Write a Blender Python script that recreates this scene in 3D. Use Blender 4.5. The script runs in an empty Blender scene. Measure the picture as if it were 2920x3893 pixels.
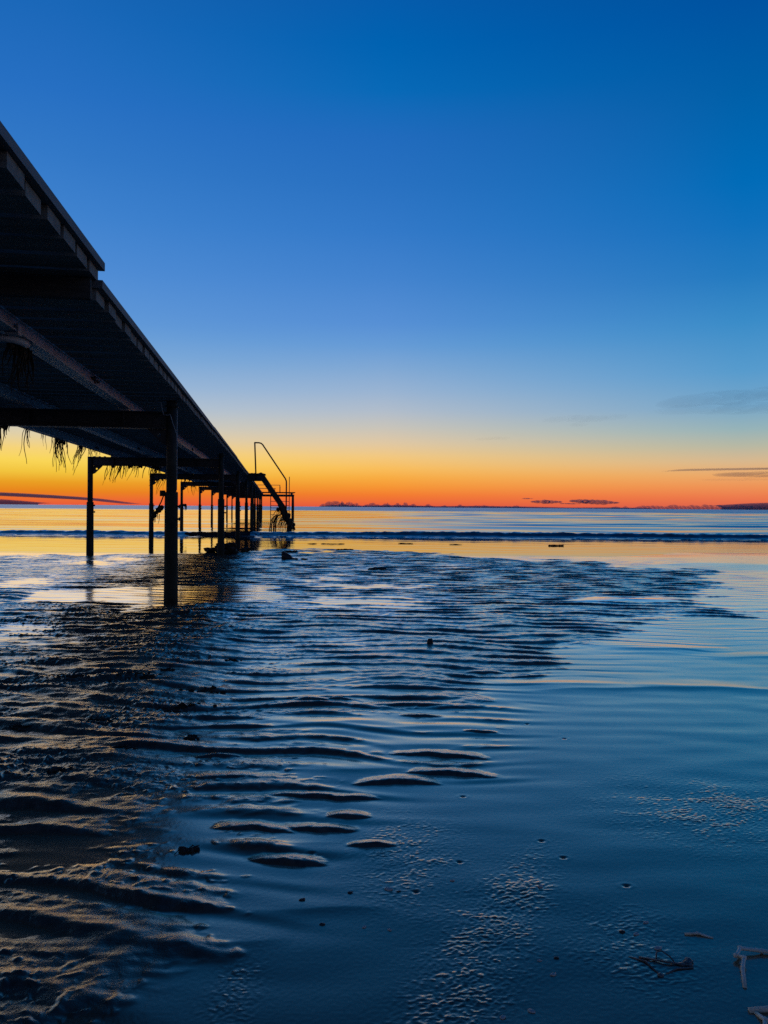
import bpy, bmesh, math, random
import numpy as np
from mathutils import Vector, Matrix, noise as mnoise

random.seed(7)
sc = bpy.context.scene
COL = sc.collection
R = math.radians

# ------------------------------------------------------------------ helpers
def srgb(r, g, b):
    f = lambda c: (c / 255 / 12.92) if c / 255 <= .04045 else ((c / 255 + .055) / 1.055) ** 2.4
    return (f(r), f(g), f(b), 1.0)

def link(o, parent=None):
    COL.objects.link(o)
    if parent is not None:
        o.parent = parent
    return o

def tag(o, label=None, cat=None, group=None, kind=None):
    if label: o['label'] = label
    if cat: o['category'] = cat
    if group: o['group'] = group
    if kind: o['kind'] = kind
    return o

def empty(name, loc, rz=0):
    o = bpy.data.objects.new(name, None)
    o.location = loc
    o.rotation_euler = (0, 0, rz)
    o.empty_display_size = .2
    return link(o)

class MB:
    """collects simple solids into one mesh"""
    def __init__(s): s.v = []; s.f = []
    def add(s, vs, fs):
        n = len(s.v); s.v += [tuple(v) for v in vs]; s.f += [tuple(i + n for i in f) for f in fs]
    def box(s, c, d, m=None, cham=0.0):
        hx, hy, hz = d[0] / 2, d[1] / 2, d[2] / 2
        vs = [Vector((x, y, z)) for x in (-hx, hx) for y in (-hy, hy) for z in (-hz, hz)]
        if m is not None: vs = [m @ v for v in vs]
        vs = [v + Vector(c) for v in vs]
        s.add(vs, [(0, 1, 3, 2), (4, 6, 7, 5), (0, 4, 5, 1), (2, 3, 7, 6), (0, 2, 6, 4), (1, 5, 7, 3)])
    def hexa(s, vs):      # 8 corners, same order as box
        s.add(vs, [(0, 1, 3, 2), (4, 6, 7, 5), (0, 4, 5, 1), (2, 3, 7, 6), (0, 2, 6, 4), (1, 5, 7, 3)])
    def prism(s, poly, d):  # poly: list of 3D points, extruded by vector d
        n = len(poly); d = Vector(d)
        vs = [Vector(p) for p in poly] + [Vector(p) + d for p in poly]
        fs = [tuple(range(n))[::-1], tuple(range(n, 2 * n))] + [(i, (i + 1) % n, n + (i + 1) % n, n + i) for i in range(n)]
        s.add(vs, fs)
    def tube(s, pts, rad, n=8, cap=True):
        pts = [Vector(p) for p in pts]
        if not hasattr(rad, '__len__'): rad = [rad] * len(pts)
        vs = []; fs = []
        up = Vector((0, 0, 1))
        d0 = (pts[1] - pts[0]).normalized()
        a = d0.orthogonal().normalized()
        for i, p in enumerate(pts):
            if i == 0: d = pts[1] - p
            elif i == len(pts) - 1: d = p - pts[i - 1]
            else: d = pts[i + 1] - pts[i - 1]
            d.normalize()
            a = (a - d * a.dot(d))
            a = a.normalized() if a.length > 1e-6 else d.orthogonal().normalized()
            b = d.cross(a)
            for k in range(n):
                t = 2 * math.pi * k / n
                vs.append(p + (a * math.cos(t) + b * math.sin(t)) * rad[i])
        for i in range(len(pts) - 1):
            for k in range(n):
                k2 = (k + 1) % n
                fs.append((i * n + k, i * n + k2, (i + 1) * n + k2, (i + 1) * n + k))
        if cap:
            fs.append(tuple(range(n))[::-1]); m = (len(pts) - 1) * n
            fs.append(tuple(range(m, m + n)))
        s.add(vs, fs)
    def blob(s, c, r, sub=2, seed=0, amp=.25, freq=1.6, flat=None):
        bm = bmesh.new(); bmesh.ops.create_icosphere(bm, subdivisions=sub, radius=1)
        off = Vector((seed * 3.17, seed * 1.7, seed * .9))
        vs = []
        for v in bm.verts:
            k = 1 + amp * mnoise.noise(v.co * freq + off) + amp * .5 * mnoise.noise(v.co * freq * 2.3 + off)
            p = Vector((v.co.x * r[0], v.co.y * r[1], v.co.z * r[2])) * k
            if flat is not None: p.z = max(p.z, flat)
            vs.append(p + Vector(c))
        fs = [tuple(v.index for v in f.verts) for f in bm.faces]
        bm.free(); s.add(vs, fs)
    def build(s, name, mat, parent=None, smooth=False):
        me = bpy.data.meshes.new(name); me.from_pydata(s.v, [], s.f); me.update()
        if smooth: me.polygons.foreach_set('use_smooth', [True] * len(me.polygons))
        me.materials.append(mat)
        return link(bpy.data.objects.new(name, me), parent)

def grid_mesh(name, X, Y, Z, mat, attrs=None):
    nr, nc = X.shape
    co = np.stack([X, Y, Z], -1).reshape(-1, 3).astype(np.float32)
    i = np.arange(nr * nc).reshape(nr, nc)
    q = np.stack([i[:-1, :-1], i[:-1, 1:], i[1:, 1:], i[1:, :-1]], -1).reshape(-1)
    nf = (nr - 1) * (nc - 1)
    me = bpy.data.meshes.new(name)
    me.vertices.add(nr * nc); me.vertices.foreach_set('co', co.reshape(-1))
    me.loops.add(nf * 4); me.loops.foreach_set('vertex_index', q.astype(np.int32))
    me.polygons.add(nf)
    me.polygons.foreach_set('loop_start', np.arange(0, nf * 4, 4, dtype=np.int32))
    me.polygons.foreach_set('use_smooth', np.ones(nf, dtype=bool))
    me.update(calc_edges=True)
    for k, a in (attrs or {}).items():
        at = me.attributes.new(k, 'FLOAT', 'POINT'); at.data.foreach_set('value', a.reshape(-1).astype(np.float32))
    me.materials.append(mat)
    return link(bpy.data.objects.new(name, me))

# numpy gradient noise --------------------------------------------------
_rng = np.random.RandomState(11)
_perm = np.concatenate([_rng.permutation(512)] * 3)
_ang = _rng.rand(512) * 2 * np.pi
_gx, _gy = np.cos(_ang).astype(np.float32), np.sin(_ang).astype(np.float32)
def N(x, y, seed=0):
    x = x + seed * 17.31; y = y + seed * 9.73
    xi = np.floor(x).astype(np.int32); yi = np.floor(y).astype(np.int32)
    fx = (x - xi).astype(np.float32); fy = (y - yi).astype(np.float32)
    u = fx * fx * fx * (fx * (fx * 6 - 15) + 10); v = fy * fy * fy * (fy * (fy * 6 - 15) + 10)
    def g(ix, iy, dx, dy):
        h = _perm[_perm[ix & 511] + (iy & 511)]
        return _gx[h] * dx + _gy[h] * dy
    a = g(xi, yi, fx, fy); b = g(xi + 1, yi, fx - 1, fy)
    c = g(xi, yi + 1, fx, fy - 1); d = g(xi + 1, yi + 1, fx - 1, fy - 1)
    return ((a + (b - a) * u) + ((c + (d - c) * u) - (a + (b - a) * u)) * v) * 1.5
def sstep(a, b, x):
    t = np.clip((x - a) / (b - a), 0, 1); return t * t * (3 - 2 * t)
def sdist(poly, X, Y):
    """signed distance, positive inside"""
    d = np.full(X.shape, 1e9, dtype=np.float32); ins = np.zeros(X.shape, dtype=bool)
    n = len(poly)
    for i in range(n):
        x0, y0 = poly[i]; x1, y1 = poly[(i + 1) % n]
        ex, ey = x1 - x0, y1 - y0
        t = np.clip(((X - x0) * ex + (Y - y0) * ey) / (ex * ex + ey * ey + 1e-12), 0, 1)
        d = np.minimum(d, (X - x0 - t * ex) ** 2 + (Y - y0 - t * ey) ** 2)
        if y0 != y1:
            c = ((y0 > Y) != (y1 > Y)) & (X < (x1 - x0) * (Y - y0) / (y1 - y0) + x0)
            ins ^= c
    d = np.sqrt(d)
    return np.where(ins, d, -d)

# ------------------------------------------------------------------ node helpers
def new_mat(name):
    m = bpy.data.materials.new(name); m.use_nodes = True
    nt = m.node_tree; nt.nodes.clear()
    return m, nt
def nd(nt, t, **kw):
    n = nt.nodes.new(t)
    for k, v in kw.items():
        if k.startswith('i_'):
            key = k[2:]
            n.inputs[int(key) if key.isdigit() else key].default_value = v
        else: setattr(n, k, v)
    return n
def mth(nt, op, a, b=None, c=None, clamp=False):
    n = nt.nodes.new('ShaderNodeMath'); n.operation = op; n.use_clamp = clamp
    for i, v in enumerate((a, b, c)):
        if v is None: continue
        if isinstance(v, (int, float)): n.inputs[i].default_value = v
        else: nt.links.new(v, n.inputs[i])
    return n.outputs[0]
def ramp(nt, fac, stops):
    n = nt.nodes.new('ShaderNodeValToRGB'); cr = n.color_ramp
    cr.elements[0].position, cr.elements[0].color = stops[0]
    cr.elements[1].position, cr.elements[1].color = stops[-1]
    for p, c in stops[1:-1]:
        e = cr.elements.new(p); e.color = c
    nt.links.new(fac, n.inputs[0])
    return n.outputs[0]
def mixc(nt, fac, a, b):
    n = nt.nodes.new('ShaderNodeMix'); n.data_type = 'RGBA'
    for s, v in ((n.inputs[0], fac), (n.inputs[6], a), (n.inputs[7], b)):
        if isinstance(v, (int, float, tuple)): s.default_value = v
        else: nt.links.new(v, s)
    return n.outputs[2]

def solid_mat(name, ca, cb, scale, rough, bump=.3, metallic=0, stretch=(1, 1, 1), spec=.5):
    m, nt = new_mat(name); L = nt.links
    tc = nd(nt, 'ShaderNodeTexCoord'); mp = nd(nt, 'ShaderNodeMapping'); mp.inputs['Scale'].default_value = stretch
    L.new(tc.outputs['Object'], mp.inputs[0])
    n1 = nd(nt, 'ShaderNodeTexNoise', i_Scale=scale, i_Detail=6.0, i_Roughness=.65); L.new(mp.outputs[0], n1.inputs['Vector'])
    n2 = nd(nt, 'ShaderNodeTexNoise', i_Scale=scale * .23, i_Detail=3.0); L.new(mp.outputs[0], n2.inputs['Vector'])
    f = mth(nt, 'ADD', mth(nt, 'MULTIPLY', n1.outputs[0], .6), mth(nt, 'MULTIPLY', n2.outputs[0], .4))
    c = ramp(nt, f, [(.36, ca), (.64, cb)])
    b = nd(nt, 'ShaderNodeBump', i_Strength=bump, i_Distance=.01); L.new(n1.outputs[0], b.inputs['Height'])
    p = nd(nt, 'ShaderNodeBsdfPrincipled', i_Roughness=rough, i_Metallic=metallic)
    p.inputs['Specular IOR Level'].default_value = spec
    L.new(c, p.inputs['Base Color']); L.new(b.outputs[0], p.inputs['Normal'])
    o = nd(nt, 'ShaderNodeOutputMaterial'); L.new(p.outputs[0], o.inputs[0])
    return m

M = {}
M['wood'] = solid_mat('weathered_wood', (.15, .142, .122, 1), (.30, .28, .235, 1), 14, .85, .5, stretch=(.25, 2, 2), spec=.2)
M['rail'] = solid_mat('grey_edge_board', (.10, .10, .095, 1), (.20, .195, .18, 1), 16, .7, .4, stretch=(2, .2, 2), spec=.3)
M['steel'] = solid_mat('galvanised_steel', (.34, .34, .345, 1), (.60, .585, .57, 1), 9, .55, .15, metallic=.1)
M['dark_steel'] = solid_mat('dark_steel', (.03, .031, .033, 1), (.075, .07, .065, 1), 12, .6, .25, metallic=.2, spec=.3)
M['pile'] = solid_mat('rusty_pile', (.02, .019, .017, 1), (.055, .05, .035, 1), 20, .75, .6, stretch=(1, 1, .5), spec=.25)
M['sleeve'] = solid_mat('weedy_sleeve', (.014, .015, .011, 1), (.04, .04, .024, 1), 26, .8, .8, spec=.2)
M['header'] = solid_mat('header_timber', (.05, .047, .04, 1), (.12, .11, .09, 1), 14, .85, .5, stretch=(.25, 2, 2), spec=.2)
M['twig'] = solid_mat('wet_twig', (.05, .045, .04, 1), (.12, .11, .10, 1), 60, .45, .4)
M['cable'] = solid_mat('pale_cable', (.35, .35, .35, 1), (.5, .5, .48, 1), 30, .5, .1)
M['weed'] = solid_mat('dry_seaweed', (.012, .010, .007, 1), (.04, .03, .018, 1), 18, .8, .4, spec=.2)
M['rock'] = solid_mat('wet_rock', (.012, .012, .013, 1), (.035, .034, .033, 1), 9, .5, .8, spec=.3)
M['shell'] = solid_mat('pale_shell', (.30, .28, .25, 1), (.5, .47, .42, 1), 40, .5, .2)
M['reed'] = solid_mat('pale_reed', (.5, .44, .32, 1), (.78, .70, .55, 1), 30, .6, .3)

# ------------------------------------------------------------------ camera
cam = bpy.data.cameras.new('camera'); cam.lens = 36; cam.sensor_width = 36; cam.sensor_fit = 'HORIZONTAL'
cam.clip_start = .05; cam.clip_end = 60000
co = link(bpy.data.objects.new('camera', cam))
pitch = -.373; roll = .41
co.matrix_world = Matrix.Translation((0, 0, 1.0)) @ Matrix.Rotation(R(90 + pitch), 4, 'X') @ Matrix.Rotation(R(roll), 4, 'Z')
sc.camera = co

# ------------------------------------------------------------------ world: dusk sky
w = bpy.data.worlds.new('World'); sc.world = w; w.use_nodes = True
nt = w.node_tree; nt.nodes.clear(); L = nt.links
tc = nd(nt, 'ShaderNodeTexCoord'); sp = nd(nt, 'ShaderNodeSeparateXYZ'); L.new(tc.outputs['Generated'], sp.inputs[0])
def elev(t): return [(a, srgb(*c)) for a, c in t]
CEN = elev([(0, (226, 88, 62)), (.006, (236, 104, 56)), (.015, (243, 122, 48)), (.026, (246, 150, 52)), (.038, (248, 172, 66)), (.05, (249, 190, 92)),
            (.065, (243, 200, 126)), (.083, (224, 200, 163)), (.103, (200, 196, 186)), (.124, (177, 189, 203)), (.148, (154, 180, 210)),
            (.176, (130, 169, 212)), (.205, (103, 156, 214)), (.232, (87, 144, 213)), (.286, (67, 131, 206)), (.338, (51, 121, 200)),
            (.387, (41, 113, 193)), (.433, (33, 107, 189)), (.475, (8, 105, 183)), (.515, (0, 98, 177)), (.55, (5, 92, 172)), (.7, (3, 72, 140)), (1, (2, 46, 100))])
RIG = elev([(0, (212, 96, 76)), (.006, (226, 106, 76)), (.015, (236, 120, 76)), (.03, (238, 148, 88)), (.045, (234, 170, 108)), (.062, (216, 184, 142)),
            (.082, (182, 184, 164)), (.103, (150, 179, 184)), (.132, (117, 166, 200)), (.176, (86, 155, 205)), (.235, (58, 140, 200)),
            (.29, (34, 122, 192)), (.345, (14, 112, 188)), (.39, (0, 107, 183)), (.475, (0, 95, 168)), (.55, (0, 82, 160)), (.7, (0, 62, 126)), (1, (2, 46, 100))])
LEF = elev([(0, (232, 92, 58)), (.008, (236, 108, 48)), (.018, (232, 132, 28)), (.03, (234, 160, 36)), (.043, (242, 196, 62)), (.058, (250, 215, 88)),
            (.074, (246, 212, 122)), (.09, (226, 208, 165)), (.106, (206, 204, 190)), (.13, (178, 195, 210)), (.16, (150, 182, 216)), (.2, (118, 166, 216)),
            (.24, (96, 152, 215)), (.30, (79, 140, 212)), (.36, (63, 130, 206)), (.42, (50, 120, 199)), (.48, (38, 111, 194)), (.55, (26, 103, 184)), (.7, (10, 80, 150)), (1, (2, 46, 100))])
def off_axis(st, dx):
    out = []
    for p, c in st:
        if p < .999:
            t = p / math.sqrt(1 - p * p); p = t / math.sqrt(1 + dx * dx + t * t)
        out.append((p, c))
    return out
RIG = off_axis(RIG, .44); LEF = off_axis(LEF, .46)
BCK = elev([(0, (134, 118, 122)), (.07, (134, 124, 136)), (.15, (112, 122, 152)), (.3, (60, 94, 146)), (.6, (14, 62, 122)), (1, (2, 46, 100))])
z = mth(nt, 'MAXIMUM', sp.outputs[2], 0.0)
az = mth(nt, 'ARCTAN2', sp.outputs[0], sp.outputs[1])           # 0 ahead, + to the right
fr = mth(nt, 'SMOOTH_MIN', mth(nt, 'MULTIPLY', mth(nt, 'MAXIMUM', az, 0.0), 1 / R(25), clamp=True), 1.0, 0.05)
fl = mth(nt, 'MULTIPLY', mth(nt, 'MAXIMUM', mth(nt, 'MULTIPLY', az, -1.0), 0.0), 1 / R(23), clamp=True)
absaz = mth(nt, 'ABSOLUTE', mth(nt, 'ADD', az, R(12)))
mr = nd(nt, 'ShaderNodeMapRange', interpolation_type='SMOOTHSTEP'); L.new(absaz, mr.inputs[0])
mr.inputs[1].default_value = R(42); mr.inputs[2].default_value = R(120)
c = mixc(nt, fr, ramp(nt, z, CEN), ramp(nt, z, RIG))
c = mixc(nt, fl, c, ramp(nt, z, LEF))
c = mixc(nt, mr.outputs[0], c, ramp(nt, z, BCK))
bg = nd(nt, 'ShaderNodeBackground', i_Strength=1.0); L.new(c, bg.inputs[0])
wo = nd(nt, 'ShaderNodeOutputWorld'); L.new(bg.outputs[0], wo.inputs[0])

sc.view_settings.view_transform = 'Standard'; sc.view_settings.look = 'None'
sc.view_settings.exposure = 0; sc.view_settings.gamma = 1
sc.cycles.max_bounces = 12; sc.cycles.glossy_bounces = 4; sc.cycles.diffuse_bounces = 6; sc.cycles.transmission_bounces = 8
sc.cycles.caustics_reflective = True; sc.cycles.use_denoising = False

sun = bpy.data.lights.new('sun', 'SUN'); sun.energy = .032; sun.angle = R(22); sun.color = (1.0, .62, .30)
so = link(bpy.data.objects.new('sun', sun)); so.rotation_euler = (R(90 - 5), 0, R(180 + 20))

# ------------------------------------------------------------------ ground materials
def fresnel_mix(nt, normal, f0, power, gain=.95):
    lw = nd(nt, 'ShaderNodeLayerWeight', i_Blend=.5)
    if normal is not None: nt.links.new(normal, lw.inputs['Normal'])
    return mth(nt, 'ADD', mth(nt, 'MULTIPLY', mth(nt, 'POWER', lw.outputs['Facing'], power), gain), f0, clamp=True)

def beach_material():
    m, nt = new_mat('wet_sand'); L = nt.links
    ge = nd(nt, 'ShaderNodeNewGeometry')
    at = nd(nt, 'ShaderNodeAttribute', attribute_name='film'); film = at.outputs['Fac']
    n1 = nd(nt, 'ShaderNodeTexNoise', i_Scale=160.0, i_Detail=4.0, i_Roughness=.7); L.new(ge.outputs['Position'], n1.inputs['Vector'])
    n2 = nd(nt, 'ShaderNodeTexNoise', i_Scale=26.0, i_Detail=5.0, i_Roughness=.65); L.new(ge.outputs['Position'], n2.inputs['Vector'])
    mp = nd(nt, 'ShaderNodeMapping'); mp.inputs['Scale'].default_value = (9, 26, 10); L.new(ge.outputs['Position'], mp.inputs[0])
    n3 = nd(nt, 'ShaderNodeTexNoise', i_Scale=1.0, i_Detail=3.0); L.new(mp.outputs[0], n3.inputs['Vector'])
    dry = mth(nt, 'SUBTRACT', 1.0, film)
    h = mth(nt, 'ADD', mth(nt, 'MULTIPLY', n1.outputs[0], .30), mth(nt, 'MULTIPLY', n2.outputs[0], .55))
    h = mth(nt, 'MULTIPLY', h, mth(nt, 'ADD', mth(nt, 'MULTIPLY', dry, .94), .06))
    h = mth(nt, 'ADD', h, mth(nt, 'MULTIPLY', n3.outputs[0], .09))
    b = nd(nt, 'ShaderNodeBump', i_Strength=.32, i_Distance=.010); L.new(h, b.inputs['Height'])
    sand = ramp(nt, n2.outputs[0], [(.35, (.022, .019, .017, 1)), (.65, (.060, .051, .043, 1))])
    col = mixc(nt, film, sand, (.070, .048, .030, 1))
    df = nd(nt, 'ShaderNodeBsdfDiffuse'); L.new(col, df.inputs[0]); L.new(b.outputs[0], df.inputs['Normal'])
    gl = nd(nt, 'ShaderNodeBsdfGlossy'); L.new(b.outputs[0], gl.inputs['Normal'])
    rg = nd(nt, 'ShaderNodeAttribute', attribute_name='rough').outputs['Fac']
    ro = mth(nt, 'ADD', mth(nt, 'MULTIPLY', dry, .06), mth(nt, 'ADD', mth(nt, 'MULTIPLY', rg, .07), .09))
    L.new(ro, gl.inputs['Roughness'])
    gl2 = nd(nt, 'ShaderNodeBsdfGlossy'); L.new(b.outputs[0], gl2.inputs['Normal'])
    L.new(mth(nt, 'ADD', ro, mth(nt, 'MULTIPLY', rg, .26)), gl2.inputs['Roughness'])
    tf = mth(nt, 'MAXIMUM', rg, dry, clamp=True)
    tint = mixc(nt, tf, (1.0, .94, .87, 1), (1.0, .86, .66, 1))
    L.new(tint, gl.inputs['Color']); L.new(tint, gl2.inputs['Color'])
    gm = nd(nt, 'ShaderNodeMixShader'); gm.inputs[0].default_value = .30
    L.new(gl.outputs[0], gm.inputs[1]); L.new(gl2.outputs[0], gm.inputs[2])
    fw = fresnel_mix(nt, b.outputs[0], .045, 3.4, 2.0)
    fs = mth(nt, 'MULTIPLY', fw, 1.0)
    f = mth(nt, 'ADD', mth(nt, 'MULTIPLY', film, fw), mth(nt, 'MULTIPLY', dry, fs))
    mx = nd(nt, 'ShaderNodeMixShader'); L.new(f, mx.inputs[0]); L.new(df.outputs[0], mx.inputs[1]); L.new(gm.outputs[0], mx.inputs[2])
    o = nd(nt, 'ShaderNodeOutputMaterial'); L.new(mx.outputs[0], o.inputs[0])
    return m

def sea_material():
    m, nt = new_mat('sea_water'); L = nt.links
    ge = nd(nt, 'ShaderNodeNewGeometry'); sp = nd(nt, 'ShaderNodeSeparateXYZ'); L.new(ge.outputs['Position'], sp.inputs[0])
    foam = nd(nt, 'ShaderNodeAttribute', attribute_name='foam').outputs['Fac']
    def noi(sx, sy, det=3.0):
        mp = nd(nt, 'ShaderNodeMapping'); mp.inputs['Scale'].default_value = (sx, sy, 1); L.new(ge.outputs['Position'], mp.inputs[0])
        n = nd(nt, 'ShaderNodeTexNoise', i_Scale=1.0, i_Detail=det, i_Roughness=.6); L.new(mp.outputs[0], n.inputs['Vector']); return n.outputs[0]
    far = nd(nt, 'ShaderNodeMapRange', interpolation_type='SMOOTHSTEP'); L.new(sp.outputs[1], far.inputs[0])
    far.inputs[1].default_value = 150; far.inputs[2].default_value = 230
    mid = nd(nt, 'ShaderNodeMapRange', interpolation_type='SMOOTHSTEP'); L.new(sp.outputs[1], mid.inputs[0])
    mid.inputs[1].default_value = 23; mid.inputs[2].default_value = 29
    h = mth(nt, 'MULTIPLY', noi(.7, 2.6), mth(nt, 'ADD', mth(nt, 'MULTIPLY', mid.outputs[0], .004), .003))
    h = mth(nt, 'ADD', h, mth(nt, 'MULTIPLY', noi(.12, .3, 5.0), mth(nt, 'MULTIPLY', far.outputs[0], .25)))
    b = nd(nt, 'ShaderNodeBump', i_Strength=1.0, i_Distance=1.0); L.new(h, b.inputs['Height'])
    df = nd(nt, 'ShaderNodeBsdfDiffuse'); L.new(mixc(nt, foam, (.004, .012, .018, 1), (.55, .57, .6, 1)), df.inputs[0]); L.new(b.outputs[0], df.inputs['Normal'])
    gl = nd(nt, 'ShaderNodeBsdfGlossy'); L.new(mth(nt, 'ADD', mth(nt, 'MULTIPLY', far.outputs[0], .27), .05), gl.inputs['Roughness']); L.new(b.outputs[0], gl.inputs['Normal'])
    f = mth(nt, 'MULTIPLY', fresnel_mix(nt, b.outputs[0], .05, 3.0), mth(nt, 'SUBTRACT', 1.0, mth(nt, 'MULTIPLY', foam, .8)))
    mx = nd(nt, 'ShaderNodeMixShader'); L.new(f, mx.inputs[0]); L.new(df.outputs[0], mx.inputs[1]); L.new(gl.outputs[0], mx.inputs[2])
    o = nd(nt, 'ShaderNodeOutputMaterial'); L.new(mx.outputs[0], o.inputs[0])
    return m

# ------------------------------------------------------------------ beach height field
SANDBAR = [(-9.12, 14.32), (-7.37, 14.75), (-5.8, 15.5), (-4.6, 16.0), (-3.47, 16.5), (-2.8, 17.83), (-1.69, 18.6), (-0.56, 18.2), (0.75, 16.92), (1.49, 15.6),
      (2.28, 15.1), (4.54, 13.68), (4.85, 12.06), (4.46, 10.48), (3.52, 9.0), (3.17, 7.33), (2.49, 6.87), (2.06, 6.19), (1.84, 5.74), (1.2, 5.43), (0.68, 4.5),
      (0.36, 4.26), (0.03, 4.14), (-0.52, 4.09), (-0.77, 3.95), (-0.89, 3.44), (-0.74, 3.23), (-0.77, 2.99), (-0.72, 2.66), (-0.6, 2.32), (-0.61, 2.14),
      (-0.42, 2.03), (-0.49, 1.91), (-0.43, 1.81), (-0.33, 1.76), (-0.41, 1.66), (-0.48, 1.6), (-0.54, 1.55), (-0.52, 1.48), (-0.45, 1.0), (-.5, .3), (-9, .3), (-14, 8)]
FARBAR = [(3.41, 12.6), (5.07, 15.72), (6.83, 17.6), (9.02, 17.6), (12.81, 17.48), (10, 11.36), (6.17, 12.32), (5.09, 13.02)]
POOL = [(-3.58, 8.05), (-3.9, 8.9), (-2.71, 9.35), (-2.13, 9.5), (-1.6, 9.4), (-1.35, 8.7), (-1.6, 8.12), (-2.63, 8.03)]
SHALLOWS = [(-1.0, 4.2), (.1, 4.3), (.6, 4.4), (.78, 4.1), (.70, 3.4), (.48, 2.8), (.15, 2.6), (-.05, 2.3), (-.22, 2.05), (-.5, 2.0), (-.9, 2.6)]
LENS = [(-0.36, 3.97, 0.07, 0.055), (0.18, 3.84, 0.21, 0.065), (0.18, 3.65, 0.09, 0.04), (0.43, 3.41, 0.07, 0.02), (0.2, 3.07, 0.17, 0.06), (0.25, 2.86, 0.14, 0.055),
        (0.05, 2.77, 0.12, 0.065), (-0.2, 2.64, 0.14, 0.04), (-0.19, 2.37, 0.09, 0.04), (-0.39, 2.36, 0.1, 0.045), (-0.11, 2.47, 0.06, 0.04), (-0.26, 2.15, 0.08, 0.045),
        (-0.19, 2.07, 0.04, 0.02), (1.64, 4.99, 0.19, 0.075), (1.38, 4.86, 0.16, 0.075), (1.65, 4.82, 0.11, 0.055), (1.54, 4.65, 0.14, 0.055), (1.01, 4.85, 0.12, 0.105),
        (2.54, 6.02, 0.1, 0.05), (2.86, 6.84, 0.11, 0.065), (3.4, 7.82, 0.08, 0.08), (1.83, 5.14, 0.16, 0.06), (2.36, 4.85, 0.07, 0.1),
        (3.46, 7.39, 0.1, 0.075), (3.37, 6.91, 0.11, 0.065), (3.06, 6.18, 0.08, 0.065), (4.57, 10.51, 0.28, 0.15), (3.6, 8.94, 0.22, 0.135), (-0.03, 2.26, 0.06, 0.015),
        (-0.55, 2.8, 0.12, 0.055), (-0.65, 3.05, 0.07, 0.03), (-0.23, 3.98, 0.06, 0.02), (0.95, 5.32, 0.14, 0.095), (1.22, 5.23, 0.12, 0.065), (0.61, 4.63, 0.1, 0.075)]
# gentle submerged swells under the film of water, seen as bent reflections
SWELL = [(0.08, 3.45, .45, .10), (-.25, 3.55, .35, .09), (.12, 3.2, .35, .09), (-.1, 2.9, .3, .1), (1.3, 4.25, .8, .09), (2.1, 4.3, .7, .08), (.9, 4.35, .5, .08),
         (2.0, 5.5, .5, .12), (2.7, 5.2, .5, .1), (-.4, 1.75, .2, .05), (-.15, 1.9, .2, .05), (2.6, 8.3, .8, .25), (-.3, 2.25, .2, .06)]
PITS = [(.67, 3.55), (.79, 3.33), (.28, 2.65), (.48, 2.3), (.52, 2.19), (.65, 2.03), (.22, 2.16), (.09, 1.99), (.36, 3.05), (.30, 2.95), (-.2, 2.2), (-.22, 2.13)]

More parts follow.
